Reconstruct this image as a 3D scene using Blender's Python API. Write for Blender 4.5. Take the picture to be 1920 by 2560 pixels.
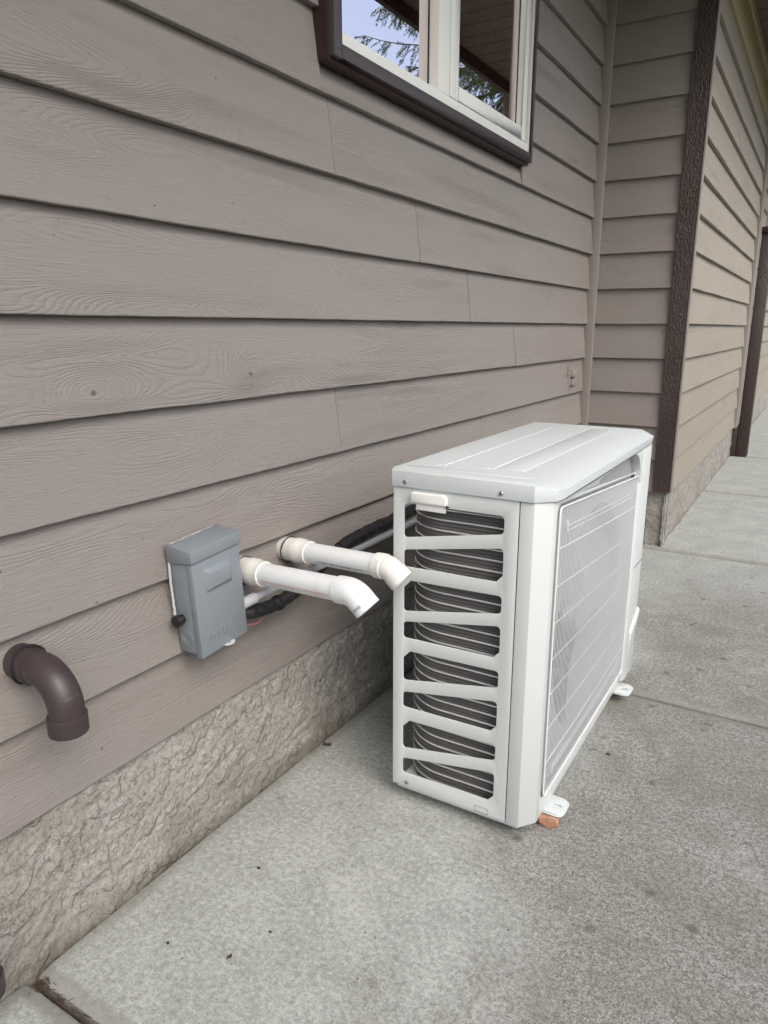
import bpy, bmesh, math, random
from mathutils import Vector, Matrix, noise
R = math.radians
random.seed(7)
for o in list(bpy.data.objects): bpy.data.objects.remove(o)
sc = bpy.context.scene; col = sc.collection

# ------------------------------------------------------------------ camera
PITCH, YAW = 0.24943, 0.53970
fw = Vector((-math.sin(YAW)*math.cos(PITCH), math.cos(YAW)*math.cos(PITCH), -math.sin(PITCH)))
rt = Vector((math.cos(YAW), math.sin(YAW), 0)); up = rt.cross(fw)
cd = bpy.data.cameras.new('camera'); cam = bpy.data.objects.new('camera', cd); col.objects.link(cam)
cam.matrix_world = Matrix(((rt.x, up.x, -fw.x, 1.27), (rt.y, up.y, -fw.y, 0), (rt.z, up.z, -fw.z, 1.32), (0, 0, 0, 1)))
cd.sensor_fit = 'HORIZONTAL'; cd.sensor_width = 36; cd.lens = 36*1804.5/1920
cd.clip_start = .02; cd.clip_end = 900
sc.camera = cam
# ------------------------------------------------------------------ sky, sun, exposure
SUN_EL, SUN_ROT = R(46), R(120)
w = bpy.data.worlds.new('World'); sc.world = w; w.use_nodes = True
nt = w.node_tree; nt.nodes.clear()
sky = nt.nodes.new('ShaderNodeTexSky'); sky.sky_type = 'NISHITA'; sky.sun_disc = False
sky.sun_elevation = SUN_EL; sky.sun_rotation = SUN_ROT; sky.dust_density = 4.0; sky.air_density = 1.0
hs = nt.nodes.new('ShaderNodeHueSaturation'); hs.inputs['Saturation'].default_value = .85
bg = nt.nodes.new('ShaderNodeBackground'); bg.inputs[1].default_value = .15
out = nt.nodes.new('ShaderNodeOutputWorld')
nt.links.new(sky.outputs[0], hs.inputs['Color']); nt.links.new(hs.outputs[0], bg.inputs[0]); nt.links.new(bg.outputs[0], out.inputs[0])
sd = bpy.data.lights.new('sun', 'SUN'); sd.energy = .75; sd.angle = R(50); sd.color = (1, .985, .96)
so = bpy.data.objects.new('sun', sd); col.objects.link(so)
sdir = Vector((math.cos(SUN_EL)*math.sin(SUN_ROT), math.cos(SUN_EL)*math.cos(SUN_ROT), math.sin(SUN_EL)))
so.rotation_euler = sdir.to_track_quat('Z', 'Y').to_euler(); so.location = (6, -4, 9)
sc.view_settings.view_transform = 'Standard'; sc.view_settings.look = 'None'
sc.view_settings.exposure = .95; sc.view_settings.gamma = 1; sc.view_settings.use_curve_mapping = False

# ------------------------------------------------------------------ node helper
class NT:
    def __init__(s, name):
        s.mat = bpy.data.materials.new(name); s.mat.use_nodes = True
        s.t = s.mat.node_tree; s.t.nodes.clear()
        s.out = s.t.nodes.new('ShaderNodeOutputMaterial')
    def n(s, typ, ins=None, **kw):
        x = s.t.nodes.new('ShaderNode'+typ)
        for k, v in kw.items(): setattr(x, k, v)
        for k, v in (ins or {}).items(): s.set(x.inputs[k], v)
        return x
    def set(s, sock, v):
        if isinstance(v, bpy.types.NodeSocket): s.t.links.new(v, sock)
        elif isinstance(v, bpy.types.Node): s.t.links.new(v.outputs[0], sock)
        else:
            if sock.type == 'RGBA' and len(v) == 3: v = (*v, 1)
            sock.default_value = v
    def m(s, op, a, b=0, c=0, clamp=False):
        x = s.n('Math', operation=op); x.use_clamp = clamp
        s.set(x.inputs[0], a); s.set(x.inputs[1], b); s.set(x.inputs[2], c); return x.outputs[0]
    def mix(s, f, a, b, bt='MIX'):
        x = s.n('Mix', data_type='RGBA', blend_type=bt); s.set(x.inputs[0], f); s.set(x.inputs[6], a); s.set(x.inputs[7], b); return x.outputs[2]
    def ramp(s, f, stops):
        x = s.n('ValToRGB', {0: f}); e = x.color_ramp.elements
        while len(e) < len(stops): e.new(.5)
        for i, (p, c) in enumerate(stops):
            e[i].position = p; e[i].color = (c, c, c, 1) if isinstance(c, (int, float)) else (*c, 1)
        return x.outputs[0]
    def noise(s, vec, scale, detail=2, rough=.5, dist=0, dim='3D', w=0):
        x = s.n('TexNoise', noise_dimensions=dim); s.set(x.inputs['Vector'], vec)
        for k, v in (('Scale', scale), ('Detail', detail), ('Roughness', rough), ('Distortion', dist)): s.set(x.inputs[k], v)
        if dim == '4D': s.set(x.inputs['W'], w)
        return x.outputs[0]
    def map(s, vec, scale=(1, 1, 1), loc=(0, 0, 0)):
        return s.n('Mapping', {'Vector': vec, 'Scale': scale, 'Location': loc}).outputs[0]
    def bump(s, h, dist, strength=1, nrm=None):
        x = s.n('Bump', {'Height': h, 'Distance': dist, 'Strength': strength})
        if nrm is not None: s.set(x.inputs['Normal'], nrm)
        return x.outputs[0]
    def bsdf(s, col, rough=.5, nrm=None, metal=0, spec=.5, **kw):
        x = s.n('BsdfPrincipled', {'Base Color': col, 'Roughness': rough, 'Metallic': metal, 'Specular IOR Level': spec})
        if nrm is not None: s.set(x.inputs['Normal'], nrm)
        for k, v in kw.items(): s.set(x.inputs[k], v)
        s.t.links.new(x.outputs[0], s.out.inputs[0]); return s.mat
    def pos(s, world=False):
        return s.n('NewGeometry').outputs['Position'] if world else s.n('TexCoord').outputs['Object']
    def rnd(s): return s.n('ObjectInfo').outputs['Random']

def siding_mat(name, base, knots=(), grain=1.0, bright=0.0):
    t = NT(name); P = t.pos(); r = t.rnd()
    off = t.n('CombineXYZ', {0: t.m('MULTIPLY', r, 37.1), 1: t.m('MULTIPLY', r, 11.3), 2: t.m('MULTIPLY', r, 53.7)}).outputs[0]
    V = t.n('VectorMath', {0: P, 1: off}, operation='ADD').outputs[0]
    # contour field of a long stretched noise = cathedral grain
    f = t.noise(t.map(V, (.75, .3, 5.5)), 1.0, 2.0, .45)
    for (kx, kz, kr) in knots:
        sp = t.n('SeparateXYZ', {0: P})
        dx = t.m('MULTIPLY', t.m('SUBTRACT', sp.outputs[0], kx), .55); dz = t.m('SUBTRACT', sp.outputs[2], kz)
        d2 = t.m('ADD', t.m('MULTIPLY', dx, dx), t.m('MULTIPLY', dz, dz))
        g = t.m('POWER', 2.718, t.m('MULTIPLY', d2, -1/(kr*kr)))
        f = t.m('ADD', f, t.m('MULTIPLY', g, .11))
    wob = t.noise(t.map(V, (9, 3, 40)), 1.0, 3, .6)
    ph = t.m('ADD', t.m('MULTIPLY', f, 250), t.m('MULTIPLY', wob, 4.2))
    ring = t.m('POWER', t.m('ABSOLUTE', t.m('SINE', ph)), .55)
    mask = t.ramp(t.noise(t.map(V, (1.1, 1, 7)), 1.0, 2, .5), [(.36, .12), (.62, 1)])
    fib = t.noise(t.map(V, (22, 5, 330)), 1.0, 3, .65)
    pit = t.ramp(t.noise(t.map(V, (60, 20, 130)), 1.0, 2, .6), [(.28, 0), (.40, 1)])
    h = t.m('ADD', t.m('MULTIPLY', t.m('MULTIPLY', ring, mask), .55*grain), t.m('MULTIPLY', fib, .85))
    h = t.m('ADD', h, t.m('MULTIPLY', pit, .16))
    wide = t.noise(t.map(V, (1.3, 1, 9)), 1.0, 2)
    nr = t.bump(wide, .004, .6); nr = t.bump(h, .0021, 1.0, nr)
    tone = t.m('ADD', t.m('MULTIPLY', r, .10), t.m('MULTIPLY', t.noise(t.map(V, (2.2, 1, 11)), 1.0, 3), .16))
    c = t.mix(tone, base, [x*.62 for x in base])
    stain = t.ramp(t.noise(t.map(V, (3.1, 1, 1.4)), 1.0, 4, .6), [(.5, 0), (.8, .22)])
    c = t.mix(stain, c, [base[0]*.95, base[1]*.78, base[2]*.72])
    grey = t.ramp(t.noise(t.map(V, (.9, 1, 3)), 1.0, 2, .5), [(.4, 0), (.7, .35)])
    c = t.mix(grey, c, [base[0]*.88, base[1]*.97, base[2]*1.0])
    groove = t.m('MULTIPLY', t.m('MULTIPLY', t.m('SUBTRACT', 1, ring), mask), .17*grain)
    c = t.mix(groove, c, [x*.55 for x in base])
    s0 = t.n('SeparateXYZ', {0: P}); mx_ = t.m('SUBTRACT', t.m('MODULO', t.m('ADD', s0.outputs[0], .203), .406), .203); mz_ = t.m('SUBTRACT', s0.outputs[2], .028)
    nd_ = t.m('SQRT', t.m('ADD', t.m('MULTIPLY', mx_, mx_), t.m('MULTIPLY', mz_, mz_)))
    c = t.mix(t.ramp(nd_, [(.0018, .12), (.0030, .5), (.0042, 0)]), c, [x*.35 for x in base])
    speck = t.ramp(t.noise(V, 48, 2, .5), [(.20, .75), (.245, 0)])
    c = t.mix(speck, c, (.05, .04, .035))
    for (kx, kz, kr) in knots:
        sp = t.n('SeparateXYZ', {0: P})
        dx = t.m('SUBTRACT', sp.outputs[0], kx); dz = t.m('SUBTRACT', sp.outputs[2], kz)
        d = t.m('SQRT', t.m('ADD', t.m('MULTIPLY', dx, dx), t.m('MULTIPLY', dz, dz)))
        d = t.m('ADD', d, t.m('MULTIPLY', t.m('SUBTRACT', t.noise(P, 90, 2), .5), .008))
        c = t.mix(t.ramp(d, [(.0025, .9), (.0060, 0)]), c, (.03, .022, .02))
    return t.bsdf(c, t.m('ADD', .50, t.m('MULTIPLY', wide, .2)), nr, spec=.32)

KNOTS = ((3.172, .047, .05), (3.659, .060, .034), (2.60, .11, .04))
SB = (.264, .237, .217)
M = {}
M['siding'] = siding_mat('painted_cedar_siding', SB)
M['siding_knot'] = siding_mat('painted_cedar_siding_knotty', SB, KNOTS, 1.35)
M['siding_far'] = siding_mat('painted_cedar_siding_warm_lit', (.325, .286, .236))  # brighter, warmer copy of the siding: warm glow painted into the colour
def paint(name, c, rough=.45, b=.0006, sc_=90, var=.12, spec=.4):
    t = NT(name); V = t.pos(True)
    n = t.noise(V, 14, 4, .6); n2 = t.noise(V, sc_, 3, .6)
    return t.bsdf(t.mix(t.m('MULTIPLY', n, var*2), c, [x*.7 for x in c]), rough, t.bump(n2, b, .6), spec=spec)
M['trim'] = paint('painted_trim', (.265, .240, .220), .5, .0012, 60)
M['frieze'] = paint('cream_frieze_paint', (.40, .32, .20), .5)
def rough_dark(name, c, c2, b=.006):
    t = NT(name); V = t.pos(True)
    m = t.map(V, (75, 75, 30)); n = t.noise(m, 1.0, 4, .7); big = t.noise(V, 3, 3)
    v = t.n('TexVoronoi', {'Vector': t.map(V, (120, 120, 55)), 'Scale': 1.0}, feature='F1').outputs[0]
    h = t.m('ADD', n, t.m('MULTIPLY', v, .45))
    return t.bsdf(t.mix(t.ramp(big, [(.4, 0), (.65, 1)]), c, c2), t.ramp(n, [(.3, .28), (.7, .6)]), t.bump(h, b, 1.0), spec=.6)
M['darkwood'] = rough_dark('rough_dark_brown_board', (.033, .019, .016), (.043, .027, .025))
M['darkcas'] = paint('dark_brown_casing', (.062, .050, .050), .38, .0002, 120)
M['darkside'] = paint('dark_brown_wood_edge', (.040, .020, .020), .5, .0008, 80)
M['soffit'] = rough_dark('brown_soffit_wood', (.085, .052, .032), (.12, .08, .05), .002)
M['vinyl'] = paint('white_window_vinyl', (.72, .735, .69), .35, .0001, 100, .03)
M['gasket'] = paint('black_gasket', (.015, .015, .016), .6)
M['spacer'] = paint('glass_spacer', (.36, .42, .43), .3, .0001)
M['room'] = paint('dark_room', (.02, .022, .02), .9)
M['felt'] = paint('sheathing_felt', (.05, .04, .035), .9)
def glass():
    t = NT('window_glass')
    fr = t.n('Fresnel', {'IOR': 3.3}).outputs[0]
    gl = t.n('BsdfGlossy', {'Color': (1, .90, .93), 'Roughness': 0.0}); tr = t.n('BsdfTransparent', {'Color': (.80, .86, .83)})
    mx = t.n('MixShader', {0: t.m('MINIMUM', t.m('MULTIPLY', fr, 3.0), .9), 1: tr, 2: gl}); t.t.links.new(mx.outputs[0], t.out.inputs[0]); return t.mat
M['glass'] = glass()

def stucco():
    t = NT('stucco_render'); V = t.pos(True)
    a = t.noise(V, 230, 4, .8); b = t.noise(V, 75, 5, .8); c = t.noise(V, 9, 4, .6, .5); d = t.noise(V, 2.2, 3, .6)
    z = t.n('SeparateXYZ', {0: V}).outputs[2]
    wv = t.n('VectorMath', {0: V, 1: t.n('VectorMath', {0: t.n('TexNoise', {'Vector': V, 'Scale': 14.0, 'Detail': 3.0}).outputs['Color'], 1: (.05, .05, .05)}, operation='MULTIPLY').outputs[0]}, operation='ADD').outputs[0]
    s1 = t.noise(wv, 11, 2, .5); s2 = t.noise(wv, 23, 3, .55)
    e1 = t.ramp(s1, [(.53, 0), (.55, 1)]); e2 = t.ramp(s2, [(.56, 0), (.585, 1)])
    ln = t.m('ADD', t.ramp(s1, [(.505, 0), (.53, .8), (.55, 0)]), t.ramp(s2, [(.535, 0), (.56, .7), (.58, 0)]), clamp=True)
    h = t.m('ADD', t.m('ADD', t.m('MULTIPLY', a, .35), t.m('MULTIPLY', b, .7)), t.m('ADD', t.m('MULTIPLY', e1, .75), t.m('MULTIPLY', e2, .55)))
    cc = t.mix(t.ramp(c, [(.35, 0), (.7, 1)]), (.375, .37, .345), (.315, .308, .28))
    cc = t.mix(t.ramp(b, [(.40, .55), (.49, 0)]), cc, (.13, .11, .085))
    cc = t.mix(t.ramp(a, [(.38, .6), (.47, 0)]), cc, (.12, .10, .08))  # both ramps darken the pits: cavity shade painted into the colour
    cc = t.mix(t.m('MULTIPLY', ln, .12), cc, (.085, .076, .062))  # thin dark lines along the ridge edges, painted as their shadows
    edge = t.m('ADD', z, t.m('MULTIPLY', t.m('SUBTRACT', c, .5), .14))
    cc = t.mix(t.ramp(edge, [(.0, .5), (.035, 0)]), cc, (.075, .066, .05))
    cc = t.mix(t.ramp(t.m('MULTIPLY', d, t.ramp(z, [(.0, 1.0), (.3, .75)])), [(.42, 0), (.60, .4)]), cc, (.17, .14, .105))
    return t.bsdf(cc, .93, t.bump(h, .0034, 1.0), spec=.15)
M['stucco'] = stucco()

def concrete():
    t = NT('concrete'); V = t.pos(True)
    sp = t.n('SeparateXYZ', {0: V}); x, y = sp.outputs[0], sp.outputs[1]
    f1 = t.noise(V, 190, 5, .9); f2 = t.noise(V, 70, 7, .9); f3 = t.noise(V, 40, 3, .6)
    b1 = t.noise(V, 1.3, 4, .6, .4); b2 = t.noise(V, 6, 4, .62, .6); b3 = t.noise(t.map(V, (5, 2, 1)), 3.5, 3, .6)
    # worn, exposed-sand zone away from the wall, smooth trowelled paste near it and further back
    zone = t.m('ADD', t.m('MULTIPLY', t.m('SUBTRACT', x, .42), 1.5), t.m('MULTIPLY', t.m('SUBTRACT', b1, .5), 1.9))
    jd = None
    for q in (.672, 2.572, 4.53, 6.45, 8.45):
        d_ = t.m('ABSOLUTE', t.m('SUBTRACT', y, q)); jd = d_ if jd is None else t.m('MINIMUM', jd, d_)
    jm = t.ramp(t.m('ADD', jd, t.m('MULTIPLY', t.m('SUBTRACT', b2, .5), .035)), [(.034, 1), (.046, 0)])
    far = t.ramp(t.m('ADD', t.m('DIVIDE', y, 6), t.m('MULTIPLY', t.m('SUBTRACT', b1, .5), .25)), [(.56, 1), (.74, 0)])
    zone = t.m('MULTIPLY', t.ramp(zone, [(.12, 0), (.62, 1)]), far)
    smooth = t.mix(t.ramp(b2, [(.35, 0), (.7, 1)]), (.37, .395, .375), (.285, .305, .288))
    smooth = t.mix(t.ramp(f2, [(.43, .65), (.50, 0)]), smooth, (.19, .19, .17))
    smooth = t.mix(t.ramp(f1, [(.38, .75), (.45, 0)]), smooth, (.11, .11, .10))
    smooth = t.mix(t.ramp(f2, [(.53, 0), (.60, .6)]), smooth, (.52, .53, .50))
    worn = t.mix(t.ramp(f2, [(.45, 0), (.56, 1)]), (.135, .131, .118), (.335, .338, .316))
    worn = t.mix(t.ramp(f1, [(.39, .9), (.46, 0)]), worn, (.05, .046, .04))
    worn = t.mix(t.ramp(f1, [(.53, 0), (.60, .9)]), worn, (.50, .515, .50))
    worn = t.mix(t.m('MULTIPLY', t.ramp(b2, [(.38, 0), (.66, 1)]), .5), worn, (.15, .138, .115))
    c = t.mix(zone, smooth, worn)
    c = t.mix(t.m('MULTIPLY', jm, .75), c, t.mix(f3, (.17, .168, .148), (.28, .283, .26)))
    # lime bloom patches, round damp spots
    bloom = t.m('MULTIPLY', t.ramp(t.noise(V, 2.6, 5, .68, .8), [(.57, 0), (.72, .5)]), t.ramp(f2, [(.35, .2), (.6, 1)]))
    c = t.mix(bloom, c, (.50, .51, .49))
    vo = t.n('TexVoronoi', {'Vector': V, 'Scale': 11.0, 'Randomness': 1.0}, feature='F1')
    keep = t.m('GREATER_THAN', t.n('SeparateColor', {0: vo.outputs['Color']}).outputs[0], .58)
    dd = t.m('ADD', vo.outputs['Distance'], t.m('MULTIPLY', t.m('SUBTRACT', f3, .5), .25))
    spot = t.m('MULTIPLY', t.m('MULTIPLY', t.ramp(dd, [(.08, .75), (.20, 0)]), keep), t.m('ADD', .35, zone, clamp=True))
    c = t.mix(spot, c, (.10, .095, .085))
    v2 = t.n('TexVoronoi', {'Vector': V, 'Scale': 46.0}, feature='F1')
    k2 = t.m('GREATER_THAN', t.n('SeparateColor', {0: v2.outputs['Color']}).outputs[1], .93)
    c = t.mix(t.m('MULTIPLY', t.ramp(v2.outputs['Distance'], [(.08, .8), (.16, 0)]), k2), c, (.055, .05, .045))
    # grime band along the wall foot and rusty film
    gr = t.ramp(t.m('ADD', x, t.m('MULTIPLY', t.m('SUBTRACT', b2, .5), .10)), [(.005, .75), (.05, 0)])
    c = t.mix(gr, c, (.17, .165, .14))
    h = t.m('ADD', t.m('MULTIPLY', f1, .5), t.m('ADD', f2, t.m('MULTIPLY', f3, .5)))
    hs_ = t.m('MULTIPLY', h, t.m('ADD', .45, t.m('MULTIPLY', zone, .75)))
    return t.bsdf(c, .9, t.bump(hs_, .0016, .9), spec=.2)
M['concrete'] = concrete()
def joint_mat():
    t = NT('tooled_joint_concrete'); V = t.pos(True); n = t.noise(V, 120, 3, .6); b = t.noise(V, 8, 4, .65)
    c = t.mix(t.ramp(b, [(.35, 0), (.7, 1)]), (.09, .088, .076), (.15, .148, .132))
    c = t.mix(t.ramp(n, [(.32, .5), (.5, 0)]), c, (.11, .10, .09))
    return t.bsdf(c, .9, t.bump(n, .001, .7), spec=.2)
M['joint'] = joint_mat()
M['dirt'] = paint('dirt_in_joint', (.05, .042, .033), .95, .003, 80)
M['lawn'] = paint('lawn', (.06, .09, .035), .95, .01, 60)

def coated(name, c, rough=.33, dirt=.05):
    t = NT(name); V = t.pos(True)
    n = t.noise(V, 5, 4, .6); m = t.noise(V, 500, 2); s = t.ramp(t.noise(t.map(V, (14, 3, 14)), 1.0, 4, .7), [(.62, 0), (.75, dirt*2)])
    cc = t.mix(t.m('MULTIPLY', n, dirt*2), c, [x*.86 for x in c]); cc = t.mix(s, cc, (.9, .9, .88))
    return t.bsdf(cc, t.m('ADD', rough, t.m('MULTIPLY', n, .10)), t.bump(m, .00012, .5), spec=.5)
M['case'] = coated('ivory_powder_coat', (.555, .592, .585), .30)
M['lid'] = coated('ivory_powder_coat_lid', (.555, .60, .605), .34, .12)
M['wire'] = coated('white_wire_coat', (.53, .555, .57), .35)
M['wirewhite'] = coated('white_frame_wire_coat', (.70, .72, .72), .3)
M['plastic'] = coated('white_plastic', (.74, .74, .72), .38)
M['steel'] = NT('screw_steel').bsdf((.45, .45, .45), .3, metal=1)
M['black'] = NT('black_void').bsdf((.012, .012, .013), .6)
M['innerplate'] = coated('inner_front_plate', (.30, .305, .32), .4)
M['fan'] = coated('grey_fan_plastic', (.30, .305, .32), .45)
def finm():
    t = NT('coil_fins'); V = t.pos(True); sp = t.n('SeparateXYZ', {0: V})
    s = t.m('SINE', t.m('MULTIPLY', t.m('ADD', sp.outputs[0], t.m('MULTIPLY', sp.outputs[1], 1)), 2600))
    zz = t.m('SINE', t.m('MULTIPLY', sp.outputs[2], 2*math.pi/.0285*3))
    n = t.noise(V, 60, 3, .6)
    c = t.mix(t.m('MULTIPLY', t.m('ADD', s, 1), .5), (.06, .06, .06), (.24, .235, .23))
    c = t.mix(t.ramp(zz, [(.0, .3), (.2, 0)]), c, (.02, .02, .02))
    c = t.mix(t.ramp(n, [(.66, 0), (.78, .5)]), c, (.35, .35, .34))
    return t.bsdf(c, .5, t.bump(t.m('ADD', s, zz), .0010, .7), metal=.35)
M['fin'] = finm()
M['tube'] = NT('coil_tube_aluminium').bsdf((.78, .78, .78), .25, metal=.6)
M['boxgrey'] = coated('grey_enclosure_paint', (.20, .228, .250), .36)
M['caulk'] = paint('white_caulk', (.52, .53, .54), .6, .003, 90)
def pvcm(name, c):
    t = NT(name); V = t.pos(True); n = t.noise(V, 30, 4, .6)
    cc = t.mix(t.ramp(n, [(.5, 0), (.8, .35)]), c, [c[0]*.8, c[1]*.74, c[2]*.62])
    cc = t.mix(t.ramp(t.noise(V, 170, 2), [(.2, .8), (.26, 0)]), cc, (.12, .10, .08))
    return t.bsdf(cc, .38, t.bump(t.noise(V, 200, 2), .0002, .5), spec=.5)
M['pvc'] = pvcm('white_pvc', (.71, .74, .755)); M['pvcy'] = pvcm('yellowed_pvc', (.69, .69, .655))
M['redink'] = NT('red_print').bsdf((.55, .20, .13), .6); M['blackink'] = NT('black_print').bsdf((.04, .04, .045), .6)
def foamm():
    t = NT('black_ribbed_insulation'); V = t.pos(True)
    s = t.noise(t.map(V, (400, 60, 400)), 1.0, 2, .6)
    return t.bsdf(t.mix(t.ramp(s, [(.55, 0), (.75, 1)]), (.012, .012, .014), (.07, .07, .075)), .55, t.bump(s, .0015, .9), spec=.4)
M['foam'] = foamm()
M['conduit'] = coated('grey_conduit', (.40, .41, .44), .4)
M['brownpvc'] = coated('brown_painted_pipe', (.046, .034, .034), .40, .05)
M['wirecu'] = NT('red_wire').bsdf((.30, .12, .09), .6)
def stone():
    t = NT('red_stone'); V = t.pos(); n = t.noise(V, 60, 4, .65)
    return t.bsdf(t.mix(t.ramp(n, [(.4, 0), (.65, 1)]), (.34, .16, .10), (.42, .25, .18)), .8, t.bump(n, .003, .8))
M['stone'] = stone()
M['needle'] = paint('dry_needles', (.075, .045, .032), .8); M['pebble'] = paint('dark_pebble', (.04, .035, .03), .8)
def barkm():
    t = NT('spruce_bark'); V = t.pos(True); n = t.noise(t.map(V, (9, 9, 2)), 1.0, 4, .7)
    return t.bsdf(t.mix(n, (.05, .035, .025), (.16, .12, .09)), .9, t.bump(n, .03, .8))
M['bark'] = barkm(); M['fence'] = rough_dark('fence_wood', (.16, .10, .07), (.22, .15, .11), .003)
def leafm():
    t = NT('spruce_needles'); n = t.noise(t.pos(True), 2.5, 3, .6)
    return t.bsdf(t.mix(t.ramp(n, [(.35, 0), (.65, 1)]), (.055, .085, .04), (.15, .19, .085)), .7)
M['leaf'] = leafm()

# ------------------------------------------------------------------ mesh helpers
class MB:
    def __init__(s): s.v = []; s.f = []
    def add(s, vs, fs):
        b = len(s.v); s.v += [tuple(v) for v in vs]; s.f += [tuple(i+b for i in f) for f in fs]; return s
    def box(s, a, b, mat=None):
        x0, y0, z0 = a; x1, y1, z1 = b
        vs = [(x, y, z) for x in (x0, x1) for y in (y0, y1) for z in (z0, z1)]
        if mat: vs = [mat @ Vector(v) for v in vs]
        return s.add(vs, [(0, 1, 3, 2), (4, 6, 7, 5), (0, 4, 5, 1), (2, 3, 7, 6), (0, 2, 6, 4), (1, 5, 7, 3)])
    def prism(s, pts, a, b, axis=2):
        n = len(pts); ins = lambda p, h: {2: (p[0], p[1], h), 0: (h, p[0], p[1]), 1: (p[0], h, p[1])}[axis]
        vs = [ins(p, a) for p in pts]+[ins(p, b) for p in pts]
        return s.add(vs, [tuple(range(n))[::-1], tuple(range(n, 2*n))]+[(i, (i+1) % n, n+(i+1) % n, n+i) for i in range(n)])
    def tube(s, path, rad, seg=12, cap=True):
        P = [Vector(p) for p in path]; n = len(P); rs = rad if isinstance(rad, (list, tuple)) else [rad]*n
        rings = []; ref = None
        for i in range(n):
            d = (P[min(i+1, n-1)]-P[max(i-1, 0)]).normalized()
            if ref is None: ref = Vector((0, 0, 1)) if abs(d.z) < .9 else Vector((0, 1, 0))
            u = (ref-d*ref.dot(d)).normalized(); ref = u; v = d.cross(u)
            rings.append([P[i]+(u*math.cos(2*math.pi*k/seg)+v*math.sin(2*math.pi*k/seg))*rs[i] for k in range(seg)])
        vs = [p for r in rings for p in r]
        fs = [(i*seg+k, i*seg+(k+1) % seg, (i+1)*seg+(k+1) % seg, (i+1)*seg+k) for i in range(n-1) for k in range(seg)]
        if cap: fs += [tuple(range(seg))[::-1], tuple(range((n-1)*seg, n*seg))]
        return s.add(vs, fs)
    def build(s, name, mat, parent=None, smooth=False, bevel=0, origin=None, bseg=2):
        me = bpy.data.meshes.new(name)
        o0 = Vector(origin) if origin is not None else wloc(parent)
        me.from_pydata([tuple(Vector(v)-o0) for v in s.v], [], s.f); me.validate()
        bm = bmesh.new(); bm.from_mesh(me); bmesh.ops.remove_doubles(bm, verts=bm.verts, dist=1e-6)
        bmesh.ops.recalc_face_normals(bm, faces=bm.faces)
        if bevel: bmesh.ops.bevel(bm, geom=[e for e in bm.edges if len(e.link_faces) == 2 and e.calc_face_angle(0) > .5], offset=bevel, segments=bseg, profile=.5, affect='EDGES')
        bm.to_mesh(me); bm.free()
        return link(name, me, mat, parent, smooth or bevel > 0, o0-wloc(parent))
def wloc(o):
    v = Vector((0, 0, 0))
    while o: v = v+Vector(o.location); o = o.parent
    return v
def link(name, me, mat, parent=None, smooth=False, loc=(0, 0, 0)):
    if mat and not me.materials: me.materials.append(mat)
    if smooth:
        me.shade_smooth()
        try: me.set_sharp_from_angle(angle=R(32))
        except Exception: pass
    o = bpy.data.objects.new(name, me); col.objects.link(o); o.parent = parent; o.location = loc; return o
def thing(name, label, cat, loc=(0, 0, 0), group=None):
    o = bpy.data.objects.new(name, None); col.objects.link(o); o.location = loc; o['label'] = label; o['category'] = cat
    o.empty_display_size = .1
    if group: o['group'] = group
    return o
def tag(o, label=None, cat=None, group=None, kind=None):
    for k, v in (('label', label), ('category', cat), ('group', group), ('kind', kind)):
        if v: o[k] = v
    return o
def fillet(pts, r, n=5):
    out = []; N = len(pts); rs = r if isinstance(r, (list, tuple)) else [r]*N
    for i in range(N):
        p = Vector(pts[i]); a = Vector(pts[i-1])-p; b = Vector(pts[(i+1) % N])-p
        la, lb = a.length, b.length; a.normalize(); b.normalize()
        if rs[i] <= 0: out.append(tuple(p)); continue
        ang = a.angle(b); d = min(rs[i]/math.tan(ang/2), la*.48, lb*.48)
        p0, p1 = p+a*d, p+b*d
        for k in range(n+1):
            t = k/n; out.append(tuple((p0*(1-t)+p*t)*(1-t)+(p*(1-t)+p1*t)*t))
    return out
def plate(name, mat, parent, outer, holes, th, plane, at, bevel=0.0):
    """flat plate with holes, drawn in 2D and placed on a plane ('y' -> 2D is x,z; 'x' -> 2D is y,z; 'z' -> x,y)"""
    cu = bpy.data.curves.new('tmp', 'CURVE'); cu.dimensions = '2D'; cu.fill_mode = 'BOTH'; cu.extrude = th/2-bevel; cu.bevel_depth = bevel; cu.offset = -bevel; cu.bevel_resolution = 1
    for loop in [outer]+holes:
        sp = cu.splines.new('POLY'); sp.points.add(len(loop)-1); sp.use_cyclic_u = True
        for i, p in enumerate(loop): sp.points[i].co = (p[0], p[1], 0, 1)
    ob = bpy.data.objects.new('tmp', cu); col.objects.link(ob)
    dg = bpy.context.evaluated_depsgraph_get(); me = bpy.data.meshes.new_from_object(ob.evaluated_get(dg))
    bpy.data.objects.remove(ob)
    o0 = wloc(parent)
    for v in me.vertices:
        a, b, c = v.co
        q = {'y': (a, at+c, b), 'x': (at+c, a, b), 'z': (a, b, at+c)}[plane]
        v.co = Vector(q)-o0
    bm = bmesh.new(); bm.from_mesh(me); bmesh.ops.remove_doubles(bm, verts=bm.verts, dist=1e-5); bmesh.ops.recalc_face_normals(bm, faces=bm.faces); bm.to_mesh(me); bm.free()
    me.name = name; me.materials.clear()
    return link(name, me, mat, parent, True)
def text_mesh(s, size, ext=.0004, spacing=1.0, shear=0):
    cu = bpy.data.curves.new('tmp', 'FONT'); cu.body = s; cu.size = size; cu.extrude = ext; cu.space_character = spacing; cu.shear = shear; cu.resolution_u = 3
    ob = bpy.data.objects.new('tmp', cu); col.objects.link(ob)
    dg = bpy.context.evaluated_depsgraph_get(); me = bpy.data.meshes.new_from_object(ob.evaluated_get(dg))
    bpy.data.objects.remove(ob); me.materials.clear(); return me
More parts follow.
